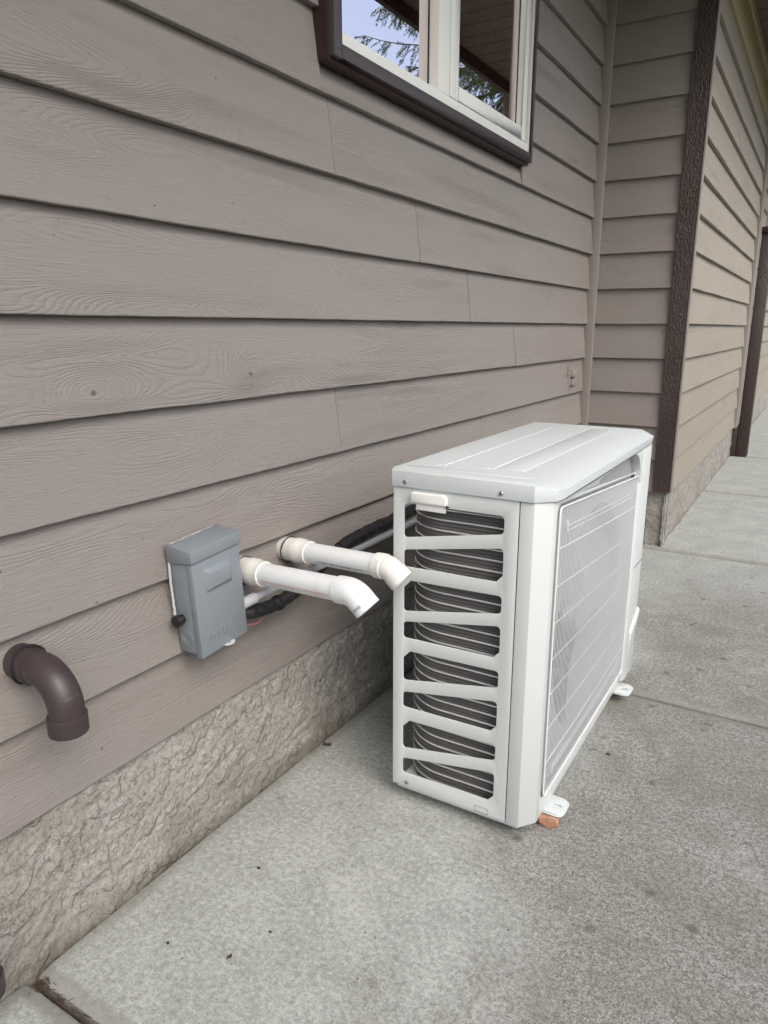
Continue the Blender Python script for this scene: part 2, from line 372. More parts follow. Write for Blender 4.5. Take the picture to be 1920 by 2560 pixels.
def arc(c, r, a0, a1, n): return [(c[0]+r*math.cos(a0+(a1-a0)*i/n), c[1]+r*math.sin(a0+(a1-a0)*i/n)) for i in range(n+1)]

# ------------------------------------------------------------------ ground
lawn = MB().add([(-400, -400, -.06), (400, -400, -.06), (400, 400, -.06), (-400, 400, -.06)], [(0, 1, 2, 3)]).build('ground', M['lawn']); tag(lawn, kind='structure')
pav = MB().box((-.3, -3, -.2), (3.6, 18, -.045)).build('patio', M['dirt']); tag(pav, kind='structure')
JY = [-1.25, .672, 2.572, 4.53, 6.45, 8.45, 10.4, 12.4, 14.4, 18]
def slab(x0, x1, y0, y1):
    g = .0055; ys = [y0+g, y0+g+.004, y0+g+.012, y0+.045, y1-.045, y1-g-.012, y1-g-.004, y1-g]
    zs = [-.028, -.008, -.0025, 0, 0, -.0025, -.008, -.028]
    n = max(2, int((x1-x0)/.02)) if y0 < 5 else 12
    vs = []; fs = []; mats = []
    for i in range(n+1):
        x = x0+(x1-x0)*i/n
        for j, (y, z) in enumerate(zip(ys, zs)):
            jx = x+(noise.noise(Vector((7, y*9, 3)))*.006+noise.noise(Vector((7, y*40, 3)))*.003 if i == 0 else 0)
            jy = noise.noise(Vector((x*14, y0+j, 0)))*.0018+(noise.noise(Vector((x*70, y0+j, 5)))*.0012)
            vs.append((jx, y+(jy if j in (0, 1, 2, 5, 6, 7) else 0), z))
    m = len(ys)
    for i in range(n):
        for j in range(m-1):
            fs.append((i*m+j, (i+1)*m+j, (i+1)*m+j+1, i*m+j+1))
    # skirts
    b = len(vs)
    for i in range(n+1): vs += [(vs[i*m][0], vs[i*m][1], -.045), (vs[i*m+m-1][0], vs[i*m+m-1][1], -.045)]
    for i in range(n):
        fs.append((b+2*i, b+2*i+2, (i+1)*m, i*m)); fs.append((i*m+m-1, (i+1)*m+m-1, b+2*i+3, b+2*i+1))
    fs.append(tuple(range(m))[::-1]+(b, b+1)); fs.append(tuple(n*m+j for j in range(m))+(b+2*n+1, b+2*n))
    mb = MB(); mb.add(vs, fs)
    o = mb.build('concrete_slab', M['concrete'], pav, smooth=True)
    o.data.materials.append(M['joint'])
    for p in o.data.polygons:
        c = p.center
        if (c.y-y0 < .006 or y1-c.y < .006): p.material_index = 1
    return o
for i in range(len(JY)-1):
    slab(.010, 2.3, JY[i], JY[i+1])
    slab(2.306, 3.6, JY[i], JY[i+1])

# ------------------------------------------------------------------ the house
house = thing('house', 'long house with taupe lap siding, grey-brown stucco foundation and dark brown trim', 'house')
Z0, EX = 1.345, .2005
YC = 4.559
def course(k): return Z0-EX*k
def board_mesh(L, seed, h=EX, top=None, wav=True):
    """local: x along, y = -outward... outward is -y; lip at y=0, z=0"""
    n = max(2, int(L/.03)); vs = []; fs = []
    H = h+.022 if top is None else top
    for i in range(n+1):
        x = L*i/n; w_ = (noise.noise(Vector((x*3, seed, 0)))*.0022+noise.noise(Vector((x*28, seed, 4)))*.0009) if wav else 0
        d = noise.noise(Vector((x*1.7, seed, 9)))*.0025 if wav else 0
        lo = noise.noise(Vector((x*60, seed, 2)))*.0006
        vs += [(x, d+.0012, w_+lo), (x, d, w_+.0022+lo), (x, d+.010, h*.5), (x, .0262, H), (x, .0295, H), (x, .0268+d*.5, w_+.001)]
    for i in range(n):
        a = i*6; b = a+6
        for j in range(6): fs.append((a+j, b+j, b+(j+1) % 6, a+(j+1) % 6))
    fs.append((0, 1, 2, 3, 4, 5)); fs.append(tuple(n*6+j for j in range(6))[::-1])
    me = bpy.data.meshes.new('siding_board'); me.from_pydata(vs, [], fs); me.validate()
    bm = bmesh.new(); bm.from_mesh(me); bmesh.ops.recalc_face_normals(bm, faces=bm.faces); bm.to_mesh(me); bm.free()
    return me
bs = [0]
def board(parent, p, L, facing, mat, top=None, h=EX):
    """facing 'x': runs along +y, faces +x.  facing 'y': runs along +x, faces -y"""
    bs[0] += 1
    me = board_mesh(L, bs[0]*3.7, h, top)
    if facing == 'x':   # local (x,y,z) -> world (-y, x, z)
        me.transform(Matrix.Identity(4))
        o = link('siding_board', me, mat, parent, True, Vector(p)-wloc(parent)); o.rotation_euler = (0, 0, R(90))
    else:
        o = link('siding_board', me, mat, parent, True, Vector(p)-wloc(parent))
    return o
# --- main wall (lips at x = 0)
WY0, WY1, WZ0, WZ1 = 1.79, 3.325, 2.028, 3.18     # window casing outline
mw = MB()
YB = -2.2
mw.box((-.16, YB, .35), (-.030, WY0+.02, 3.42)).box((-.16, WY1-.02, .35), (-.030, 4.62, 3.42))
mw.box((-.16, WY0+.02, .35), (-.030, WY1-.02, WZ0+.02)).box((-.16, WY0+.02, WZ1-.02), (-.030, WY1-.02, 3.42))
wall = mw.build('wall', M['felt'], house)
JN = {-2: [1.846], -1: [2.37], 0: [2.81], -3: [3.364], 1: [3.35], 2: [1.858], 3: [-.4, 3.0], 4: [2.9], 5: [-.2, 2.6], -4: [.9], -5: [-.1, 3.9], -6: [1.2], -7: [.4], -8: [3.6], -9: [1.5], -10: [2.5]}
YE = 4.531
for k in range(5, -11, -1):
    z = course(k); h = EX
    if k == -10: h = 3.415-z
    segs = []; cuts = [YB]+sorted(JN.get(k, []))+[YE]
    for a, b in zip(cuts[:-1], cuts[1:]): segs.append((a, b))
    inw = z+h > WZ0+.05 and z < WZ1-.05
    partial = z < WZ0 < z+h   # board notched below the window: cut short under the sill
    res = []
    for a, b in segs:
        if inw or partial:
            if partial: # low piece under the window plus full pieces left and right
                for c0, c1, tp in ((a, min(b, WY0-.001), None), (max(a, WY0), min(b, WY1), WZ0-z-.002), (max(a, WY1+.001), b, None)):
                    if c1-c0 > .01: res.append((c0, c1, tp))
            else:
                for c0, c1 in ((a, min(b, WY0-.001)), (max(a, WY1+.001), b)):
                    if c1-c0 > .01: res.append((c0, c1, None))
        else: res.append((a, b, None))
    for a, b, tp in res:
        hh = h
        if tp is not None:
            o = board(wall, (random.uniform(-.0008, .0008), a+.0006, z), b-a-.0012, 'x', M['siding'], top=tp, h=min(EX, tp*1.0))
        else:
            o = board(wall, (random.uniform(-.0012, .0012), a+.0008, z), b-a-.0016, 'x', M['siding_knot'] if (k == 1 and a < 0) else M['siding'], h=h)
# knots of the knotty board are given along its own length: shift so that they fall at the photographed spots
# --- return wall (lips at y = YC), far walls (lips at x = .56)
w2 = MB().box((.0, YC+.03, .35), (.53, YC+.1, 3.42)).build('wall', M['felt'], house)
for k in range(5, -11, -1):
    z = course(k); h = EX if k > -10 else 3.415-z
    board(w2, (.036, YC+random.uniform(-.0008, .0008), z), .4275, 'y', M['siding'], h=h)
w3 = MB().box((.44, YC+.103, .35), (.530, 8.14, 3.42)).build('wall', M['felt'], house)
for k in range(5, -9, -1):
    z = course(k); cuts = [4.60]+([6.1] if k % 3 == 0 else [7.0] if k % 3 == 1 else [])+[8.13]
    for a, b in zip(cuts[:-1], cuts[1:]): board(w3, (.560+random.uniform(-.001, .001), a+.0008, z), b-a-.0016, 'x', M['siding_far'])
w4 = MB().box((.40, 8.7, .35), (.490, 16, 3.42)).build('wall', M['felt'], house)
for k in range(5, -9, -1):
    z = course(k)
    board(w4, (.520, 8.7, z), 7.2, 'x', M['siding_far'])
# trims
tr = MB().box((-.028, 4.532, .352), (.036, YC+.028, 3.415)).build('inside_corner_trim', M['trim'], house, bevel=.002)
cb = MB()
n = 60; pts = []
for i in range(n+1):
    z = .352+(3.415-.352)*i/n
    j = lambda s: noise.noise(Vector((s, z*9, 1)))*.0025
    pts += [(.4645+j(1)*.3, YC-.012+j(2), z), (.557+j(3), YC-.012+j(4), z), (.557+j(5)*.5, YC+.028, z), (.4645, YC+.028, z)]
fs = [(i*4+k, i*4+(k+1) % 4, i*4+4+(k+1) % 4, i*4+4+k) for i in range(n) for k in range(4)]+[(0, 1, 2, 3), tuple(n*4+q for q in (3, 2, 1, 0))]
tag(cb.add(pts, fs).build('corner_board', M['darkwood'], house, smooth=True, bevel=0), 'rough-sawn dark brown corner board')
MB().box((.5598, YC-.004, .352), (.569, YC+.038, 3.415)).build('corner_edge_trim', M['trim'], house, bevel=.001)
MB().box((.5335, YC+.04, course(-9)-.02), (.556, 8.14, course(-9)+.22)).box((.556, YC+.04, 3.34), (.575, 8.14, 3.415)).build('frieze_board', M['frieze'], house, bevel=.002)
# soffit, fascia
EAVE = 1.43
sf = MB().box((-.2, -2.5, 3.442), (EAVE, 16, 3.47)).build('soffit', M['darkside'], house)
y = -2.5; first = None
while y < 15.8:
    if first is None:
        first = MB().prism([(y+.004, 3.440), (y+.004, 3.424), (y+.008, 3.419), (y+.188, 3.419), (y+.192, 3.424), (y+.192, 3.440)], -.03, EAVE-.004, axis=0).build('soffit_board', M['soffit'], sf)
        y00 = y
    else:
        o = bpy.data.objects.new('soffit_board', first.data); col.objects.link(o); o.parent = sf; o.location = (0, y-y00, random.uniform(-.001, .001))
    y += .196
MB().box((EAVE, -2.5, 3.335), (EAVE+.04, 16, 3.60)).build('fascia', M['darkside'], house)
MB().add([(EAVE+.06, -2.6, 3.603), (EAVE+.06, 16, 3.603), (-4, 16, 5.6), (-4, -2.6, 5.6), (EAVE+.06, -2.6, 3.63), (EAVE+.06, 16, 3.63), (-4, 16, 5.63), (-4, -2.6, 5.63)],
     [(0, 1, 2, 3), (4, 7, 6, 5), (0, 4, 5, 1), (1, 5, 6, 2), (2, 6, 7, 3), (3, 7, 4, 0)]).build('roof', M['darkside'], house)
# post with skirt and capped upper part
PY = 8.42
post = MB().box((.575, PY, .004), (.682, PY+.16, 2.23)).build('porch_post', M['darkwood'], house, bevel=.003)
MB().box((.505, PY-.012, .004), (.572, PY+.15, .335)).build('skirt_board', M['darkwood'], post, bevel=.002)
MB().box((.56, PY-.03, 2.232), (.83, PY+.18, 2.285)).build('cap', M['darkside'], post, bevel=.002)
MB().box((.62, PY+.01, 2.287), (.80, PY+.14, 3.415)).build('upper_post', M['darkside'], post)
MB().box((.600, PY-.004, 2.287), (.612, PY+.02, 3.415)).build('light_edge_strip', M['trim'], post)
MB().box((.46, 8.145, .33), (.572, 8.40, 3.415)).build('light_filler_board', M['trim'], house)
# --- stucco foundation
def stucco_h(u, z):
    q = Vector((u*5.5, z*8.5, .3)); wv = Vector((noise.noise(q*.8), noise.noise(q*.8+Vector((9, 2, 1))), 0))*.9
    a = noise.noise(q*1.0+wv); b = noise.noise(q*2.3+wv*1.5+Vector((3, 3, 3))); c = noise.noise(q*5.5+wv)
    st = lambda t, e: max(0, min(1, (t)/e+.5))
    h = st(a-.12, .03)*.0030+st(b-.14, .06)*.0020+c*.0018+a*.0015+st(noise.noise(q*3.7+wv*2+Vector((5, 1, 0)))-.12, .08)*.0025
    h += noise.noise(Vector((u*55, z*55, 2)))*.0020+noise.noise(Vector((u*120, z*120, 8)))*.0014
    return h
def stucco_wall(p0, p1, z0, z1, nrm, du, name='foundation'):
    L = (Vector(p1)-Vector(p0)).length; nu = int(L/du); nz = int((z1-z0)/du); d = (Vector(p1)-Vector(p0)).normalized(); nv = Vector((*nrm, 0))
    vs = []; fs = []
    for i in range(nu+1):
        for j in range(nz+1):
            u = L*i/nu; z = z0+(z1-z0)*j/nz
            P = Vector((*p0, 0))+Vector((*d, 0))*u+nv*(stucco_h(u+p0[1]*1.3, z)-.007+.010*max(0, 1-z/.05)**2*max(0, .5+noise.noise(Vector((u*5, 0, 0))))); vs.append((P.x, P.y, z))
    for i in range(nu):
        for j in range(nz): a = i*(nz+1)+j; fs.append((a, a+nz+1, a+nz+2, a+1))
    b = len(vs)   # back thickness
    for (u, z) in ((0, z0), (L, z0), (L, z1), (0, z1)):
        P = Vector((*p0, 0))+Vector((*d, 0))*u-nv*.1; vs.append((P.x, P.y, z))
    fs.append((b, b+3, b+2, b+1))
    top = [i*(nz+1)+nz for i in range(nu+1)]; fs.append(tuple(top)+(b+2, b+3))
    return MB().add(vs, fs).build(name, M['stucco'], house, smooth=True)
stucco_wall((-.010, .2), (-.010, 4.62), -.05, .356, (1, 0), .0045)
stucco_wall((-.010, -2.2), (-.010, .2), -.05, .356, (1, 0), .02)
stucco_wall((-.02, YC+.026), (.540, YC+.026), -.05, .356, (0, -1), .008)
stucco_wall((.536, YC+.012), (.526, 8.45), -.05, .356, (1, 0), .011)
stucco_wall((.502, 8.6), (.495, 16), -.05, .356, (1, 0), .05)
# --- window
win = MB().box((-.02, WY0, WZ0), (.044, WY0+.036, WZ1)).box((-.02, WY0+.036, WZ0), (.044, WY1-.026, WZ0+.036)).box((-.02, WY1-.026, WZ0), (.044, WY1, WZ1)).box((-.02, WY0+.036, WZ1-.036), (.044, WY1-.026, WZ1)).build('window', M['darkcas'], house, bevel=.002)
tag(win, 'two-light window with a white vinyl frame in dark brown casing')
MB().box((-.02, WY0-.006, WZ0-.008), (.026, WY1+.004, WZ0-.001)).box((-.02, WY0-.007, WZ0-.001), (.026, WY0-.001, WZ1)).build('casing_backing', M['darkside'], win)
FY0, FY1, FZ0, FZ1 = WY0+.0365, WY1-.0265, WZ0+.0365, WZ1-.0365
fr = MB()
MU0, MU1 = 2.415, 2.548
fr.box((-.06, FY0, FZ0), (.036, FY0+.011, FZ1)).box((-.06, FY0+.011, FZ0), (.036, FY1-.016, FZ0+.034)).box((-.06, FY1-.016, FZ0), (.036, FY1, FZ1)).box((-.06, FY0+.011, FZ1-.034), (.036, FY1-.016, FZ1))
fr.box((-.06, MU0, FZ0+.034), (.036, MU1, FZ1-.034))
fr.build('frame', M['vinyl'], win, bevel=.002)
MB().box((.0362, MU0+.085, FZ0+.034), (.0392, MU1-.001, FZ1-.034)).build('mullion_cover', M['vinyl'], win, bevel=.001)
def sash(y0, y1, z0, z1, wdt, x1, name='sash'):
    m = MB().box((-.055, y0, z0), (x1, y0+wdt*.75, z1)).box((-.055, y0+wdt*.75, z0), (x1, y1-wdt, z0+wdt*1.05)).box((-.055, y1-wdt, z0), (x1, y1, z1)).box((-.055, y0+wdt*.75, z1-wdt), (x1, y1-wdt, z1))
    return m.build(name, M['vinyl'], win, bevel=.0025)
SY0, SY1, SZ0 = MU1+.008, FY1-.026, FZ0+.043
sash(SY0, SY1, SZ0, FZ1-.043, .046, .027)
MB().box((-.05, MU1+.0005, FZ0+.0345), (.006, SY0-.0005, FZ1-.035)).box((-.05, SY0, FZ0+.0345), (.006, FY1-.0165, SZ0-.0005)).box((-.05, SY1+.0005, SZ0), (.006, FY1-.0165, FZ1-.035)).build('sash_shadow_gap', M['gasket'], win)  # black strips in the gap round the sash, standing in for its shadow
def pane(y0, y1, z0, z1, x, ty=0):
    p = MB().box((x-.002, y0, z0), (x+.002, y1, z1)).build('pane', M['glass'], win)
    MB().box((x-.020, y0-.001, z0-.001), (x-.003, y0+.012, z1)).box((x-.020, y1-.012, z0-.001), (x-.003, y1+.001, z1)).box((x-.020, y0+.012, z0-.001), (x-.003, y1-.012, z0+.012)).build('glass_spacer', M['spacer'], win)
    MB().box((x+.0021, y0, z0), (x+.0045, y0+.0035, z1)).box((x+.0021, y1-.0035, z0), (x+.0045, y1, z1)).box((x+.0021, y0+.0035, z0), (x+.0045, y1-.0035, z0+.0035)).build('glazing_gasket', M['gasket'], win)
pane(FY0+.0115, MU0-.0005, FZ0+.0345, FZ1-.0345, -.004)
pane(SY0+.035, SY1-.0465, SZ0+.049, FZ1-.0895, -.004)
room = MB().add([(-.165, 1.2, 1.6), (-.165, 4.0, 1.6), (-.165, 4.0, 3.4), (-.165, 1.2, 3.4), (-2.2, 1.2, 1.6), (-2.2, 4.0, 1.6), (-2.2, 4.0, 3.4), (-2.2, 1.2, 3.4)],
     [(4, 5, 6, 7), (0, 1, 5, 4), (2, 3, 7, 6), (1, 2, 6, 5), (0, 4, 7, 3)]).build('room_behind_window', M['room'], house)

# ------------------------------------------------------------------ outdoor unit
ac = thing('heat_pump_unit', 'white outdoor heat pump with slatted side and wire fan guard standing on the concrete', 'heat pump', (.56, 2.14, 0))
ZB, ZT = .048, .9235
def opA(zb): return fillet([(.3815, zb), (.642, zb+.004), (.6585, zb+.022), (.6585, zb+.092), (.3815, zb+.046)], [.008, .006, .006, .012, .014])
def opB(zb):  # zb = z of the lower left corner
    return fillet([(.3815, zb), (.6585, zb+.0495), (.6585, zb+.0955), (.403, zb+.090), (.3815, zb+.067)], [.010, .014, .010, .006, .006])
holes = [opA(z) for z in (.7095, .5065, .2985, .0915)]+[opB(z) for z in (.5825, .3795, .170)]
holes.append(fillet([(.3815, .789), (.6575, .837), (.6575, .882), (.3815, .882)], [.010, .014, .012, .016]))
plate('side_panel', M['case'], ac, [(.350, ZB), (.6935, ZB), (.6935, ZT), (.350, ZT)], holes, .0044, 'y', 1.5872, .0009)
# rounded inner return of every opening is given by a second, wider-holed plate behind
MB().prism([(.3495, 1.5868), (.3400, 1.602), (.3400, 1.64), (.3425, 1.64), (.3425, 1.603), (.3515, 1.589)], ZB, ZT).build('back_flange', M['case'], ac, smooth=True)
# front corner panel
MB().prism([(.6962, 1.585), (.7310, 1.585), (.7640, 1.626), (.7665, 1.640), (.7480, 1.640), (.7480, 1.636), (.7580, 1.634), (.7280, 1.5895), (.6962, 1.5895)], ZB-.003, ZT).build('corner_panel', M['case'], ac, bevel=.0012)
gl_z = [.905, .801, .704, .606, .509, .412, .314, .213, .113]
gr_z = [.832, .727, .630, .548, .472, .392, .305, .214, .106]
GY0, GY1 = 1.648, 2.512
# front panel (opening behind the guard), fascia, bottom rail
plate('front_panel', M['case'], ac, [(1.640, ZB), (2.548, ZB), (2.548, .842), (1.640, .922)],
      [fillet([(1.652, .098), (2.505, .098), (2.505, .842), (1.652, .910)], .03)], .004, 'x', .7645, .0012)
fa = MB(); nn = 24; mm = 8; vs = []; fs_ = []
for i in range(nn+1):
    t_ = i/nn; yy = 1.640+t_*(2.508-1.640)
    zt_ = .9225; zb_ = .9205-t_*(.9205-.846)
    for j in range(mm+1):
        s_ = j/mm; z = zt_+(zb_-zt_)*s_
        ys_ = yy+.02*t_
        vs.append((.7700-.034*math.sin(min(1, s_*1.0)*math.pi*.55)*t_, ys_, z))
for i in range(nn):
    for j in range(mm): a = i*(mm+1)+j; fs_.append((a, a+mm+1, a+mm+2, a+1))
fa.add(vs, fs_)
fa.build('fascia_recess', M['case'], ac, smooth=True)
wl = [(2.56, .9225), (2.392, .9225)]+[(2.392+.118*math.sin(R(90)*i/10)**1.0, .9225-.098*(1-math.cos(R(90)*i/10))) for i in range(1, 11)]+[(2.512, .81), (2.56, .81)]
MB().prism(wl, .745, .7815, axis=0).build('service_panel_shoulder', M['case'], ac, bevel=.0025)
MB().box((.700, 1.64, ZB-.004), (.7630, 2.54, ZB+.0)).build('bottom_rail', M['case'], ac)
# inner plate with fan ring
cy, cz, fr_ = 2.075, .478, .345
plate('fan_shroud_plate', M['innerplate'], ac, [(1.655, .06), (2.50, .06), (2.50, .90), (1.655, .90)], [arc((cy, cz), fr_, 0, 2*math.pi, 64)[:-1]], .003, 'x', .752)
sh = MB(); ring = []
for a in range(65):
    th = 2*math.pi*a/64
    for (r_, x_) in ((fr_+.022, .7545), (fr_+.006, .749), (fr_, .734), (fr_, .62)): ring.append((x_, cy+r_*math.cos(th), cz+r_*math.sin(th)))
sh.add(ring, [(a*4+j, a*4+4+j, a*4+5+j, a*4+1+j) for a in range(64) for j in range(3)]).build('fan_ring', M['innerplate'], ac, smooth=True)
fan = MB().tube([(.69, cy, cz), (.735, cy, cz), (.742, cy, cz)], [.07, .07, .055], 32).build('fan_hub', M['fan'], ac, smooth=True)
def blade(a0):
    vs = []; NR, NA = 8, 8
    for i in range(NR+1):
        r_ = .065+(.328-.065)*i/NR
        for j in range(NA+1):
            s_ = j/NA; a = a0+(s_-.5)*R(88-22*i/NR)+.35*(i/NR)**1.5
            x_ = .735-.085*s_+.015*math.sin(s_*math.pi)
            vs.append((x_, cy+r_*math.cos(a), cz+r_*math.sin(a)))
    return MB().add(vs, [(i*(NA+1)+j, (i+1)*(NA+1)+j, (i+1)*(NA+1)+j+1, i*(NA+1)+j+1) for i in range(NR) for j in range(NA)])
for k in range(3): blade(k*2*math.pi/3+.4).build('fan_blade', M['fan'], fan, smooth=True)
MB().box((.50, cy-.05, .05), (.56, cy+.05, .90)).build('motor_bracket', M['steel'], ac)
MB().box((.36, 2.53, .05), (.735, 2.533, .915)).build('inner_partition', M['black'], ac)
# guard
GX = .7725
def tz(y): t_ = (y-GY0)/(GY1-GY0); return gl_z[0]+(gr_z[0]-gl_z[0])*t_
def bz(y): t_ = (y-GY0)/(GY1-GY0); return gl_z[-1]+(gr_z[-1]-gl_z[-1])*t_
guard = MB()
loop = fillet([(GY0, gl_z[0]), (GY0, gl_z[-1]), (GY1, gr_z[-1]), (GY1, gr_z[0])], .016, 4)
path = [(GX+.0015, a, b) for a, b in loop]; path.append(path[0])
gf = guard.tube(path, .0024, 8, cap=False).build('fan_guard', M['wirewhite'], ac, smooth=True)
tag(gf, 'white wire fan guard')
y = GY0+.0115; k = 0
while y < GY1-.006:
    bow = .003*math.sin(math.pi*(y-GY0)/(GY1-GY0))
    zt_, zb_ = tz(y)-.001, bz(y)+.001
    MB().tube([(GX-.002, y, zb_), (GX+bow+.002, y, zb_+.02), (GX+bow+.004, y, (zt_+zb_)/2), (GX+bow+.002, y, zt_-.02), (GX-.002, y, zt_)], .00116, 5, cap=False).build('guard_wire', M['wire'], gf, smooth=True)
    y += .0113
for a, b in list(zip(gl_z, gr_z))[1:-1]+[(.851, .782), (.838, .769), (.165, .167), (.178, .181)]:
    short = (a, b) in ((.851, .782), (.838, .769), (.165, .167), (.178, .181))
    t0, t1 = (.07, .92) if short else (0, 1); P = []
    for i in range(13):
        t_ = t0+(t1-t0)*i/12; y = GY0+(GY1-GY0)*t_; P.append((GX+.0012+.003*math.sin(math.pi*t_), y, a+(b-a)*t_))
    MB().tube(P, .0010 if short else .0015, 6).build('guard_cross_wire', M['wirewhite'], gf, smooth=True)
for (y, z) in ((1.712, .846), (2.44, .776), (1.712, .165), (2.44, .18)):
    MB().prism([(y-.008, z-.003), (y, z-.018), (y+.006, z+.003), (y, z+.018)], GX-.004, GX+.0030, axis=0).build('guard_clip', M['wire'], gf, bevel=.001)
# service panel on the far side
MB().prism([(.7660, 2.5130), (.7735, 2.5105), (.7830, 2.530), (.7830, 2.655), (.7370, 2.700), (.3560, 2.700), (.3420, 2.684), (.3420, 2.55), (.345, 2.55), (.345, 2.682), (.357, 2.697), (.736, 2.697), (.780, 2.654), (.780, 2.532), (.772, 2.516), (.766, 2.516)], ZB+.018, ZT).build('service_panel', M['case'], ac, bevel=.0008)
MB().add([(.7835, 2.535, .170), (.7835, 2.535, .255), (.7835, 2.652, .318), (.7835, 2.652, .235), (.788, 2.540, .178), (.793, 2.540, .245), (.795, 2.648, .306), (.788, 2.648, .240)],
         [(0, 1, 2, 3), (4, 7, 6, 5), (0, 4, 5, 1), (1, 5, 6, 2), (2, 6, 7, 3), (3, 7, 4, 0)]).build('handle_grip', M['case'], ac, bevel=.002)
MB().box((.7832, 2.53, .498), (.7842, 2.655, .500)).build('panel_seam', M['black'], ac)
# lid
lid = MB()
OUT = [(.336, 1.604), (.348, 1.580), (.731, 1.580), (.773, 1.622), (.7845, 1.66), (.7865, 2.655), (.737, 2.705), (.36, 2.705), (.336, 2.684)]
ZTOP = [.966, .966, .966, .953, .952, .952, .9655, .966, .966]
n = len(OUT); cen = Vector((.555, 2.14))
def inset(p, d):
    return (min(max(p[0], .336+d), .735-d if p[0] > .7 else p[0]-0), min(max(p[1], 1.58+d), 2.705-d))
INN = [inset(p, .016) for p in OUT]; INN[2] = (.690, 1.597); INN[3] = (.692, 1.606); INN[4] = (.692, 1.66); INN[5] = (.692, 2.65)
LOW = list(OUT); LOW[3] = (.7705, 1.623); LOW[4] = (.7765, 1.66); LOW[5] = (.7800, 2.655)
vs = [(x, y, ZT+.0015) for x, y in LOW]+[(x, y, z) for (x, y), z in zip(OUT, ZTOP)]+[(x, y, .9690) for x, y in INN]
vs += [(p[0]*.985+.555*.015, p[1]*.985+2.14*.015, ZT+.0015) for p in OUT]
f_ = [(i, (i+1) % n, n+(i+1) % n, n+i) for i in range(n)]+[(n+i, n+(i+1) % n, 2*n+(i+1) % n, 2*n+i) for i in range(n)]+[tuple(range(2*n, 3*n))]+[(3*n+i, 3*n+(i+1) % n, (i+1) % n, i) for i in range(n)]+[tuple(range(3*n, 4*n))[::-1]]
ld = lid.add(vs, f_).build('lid', M['lid'], ac, bevel=.0006)
for (x0, x1, y0) in ((.408, .446, 1.688), (.530, .574, 1.708)):
    MB().prism([(x1-.009, .9686), (x1-.005, .9706), (x1-.002, .9706), (x1+.001, .9686)], y0, 2.60, axis=1).prism([(y0-.004, .9686), (y0-.001, .9704), (y0+.004, .9704), (y0+.007, .9686)], x0, x1-.0095, axis=0).build('embossed_rib', M['lid'], ld, bevel=.0006)
MB().box((.578, 1.72, .9688), (.655, 2.60, .9702)).build('embossed_panel', M['lid'], ld, bevel=.0006)
MB().prism([(1.632, .9688), (1.638, .9703), (1.650, .9703), (1.656, .9688)], .36, .70, axis=0).build('embossed_rib', M['lid'], ld, bevel=.0005)
# base
MB().prism([(.358, 1.600), (.722, 1.600), (.752, 1.64), (.752, 2.66), (.72, 2.69), (.358, 2.69)], .030, .0475).build('base_pan', M['case'], ac)
def foot(y0, y1):
    f = plate('foot', M['case'], ac, fillet([(.725, y0), (.813, y0), (.813, y1), (.725, y1)], [0, .022, .022, 0], 6), [fillet([(.778, (y0+y1)/2-.006), (.802, (y0+y1)/2-.006), (.802, (y0+y1)/2+.006), (.778, (y0+y1)/2+.006)], .0055, 4)], .005, 'z', .0415, .0016)
    MB().prism(fillet([(.728, y0-.003), (.818, y0-.003), (.818, y1+.003), (.728, y1+.003)], [0, .024, .024, 0], 6), .0365, .0388).build('foot_flange', M['case'], f, bevel=.001)
foot(1.692, 1.770); foot(2.465, 2.55)
for y0 in (1.683, 2.465): MB().box((.37, y0+.01, .0), (.42, y0+.075, .028)).box((.70, y0+.01, .0), (.735, y0+.075, .028)).build('mounting_block', M['black'], ac)
# coil: flat run on the side, round bend, long back run
def coil_path(o, n=16):
    R0 = .140; cx, cy_ = .484, 1.618+R0
    p = [(.735, 1.618+o), (cx, 1.618+o)]+[(cx+(R0-o)*math.cos(a), cy_+(R0-o)*math.sin(a)) for a in [math.pi*1.5-math.pi/2*i/n for i in range(1, n+1)]]
    return p+[(cx-R0+o, 1.95), (cx-R0+o, 2.52)]
a_, b_ = coil_path(0), coil_path(.026); n = len(a_)
vs = [(x, y, z) for z in (.056, .912) for x, y in a_]+[(x, y, z) for z in (.056, .912) for x, y in b_]
f_ = []
for i in range(n-1): f_ += [(i, i+1, n+i+1, n+i), (2*n+i, 3*n+i, 3*n+i+1, 2*n+i+1), (i, 2*n+i, 2*n+i+1, i+1), (n+i, n+i+1, 3*n+i+1, 3*n+i)]
f_ += [(0, n, 3*n, 2*n), (n-1, 3*n-1, 4*n-1, 2*n-1)]
coil = MB().add(vs, f_).build('heat_exchanger_coil', M['fin'], ac, smooth=True)
tb = MB().tube([(x, y, 0) for x, y in coil_path(-.0006)], .0028, 8).build('coil_tube', M['tube'], coil, smooth=True)
tb.location.z += .072
for k in range(1, 30):
    o = tb.copy(); col.objects.link(o); o.parent = coil; o.location = (tb.location.x, tb.location.y, tb.location.z+k*.0285)
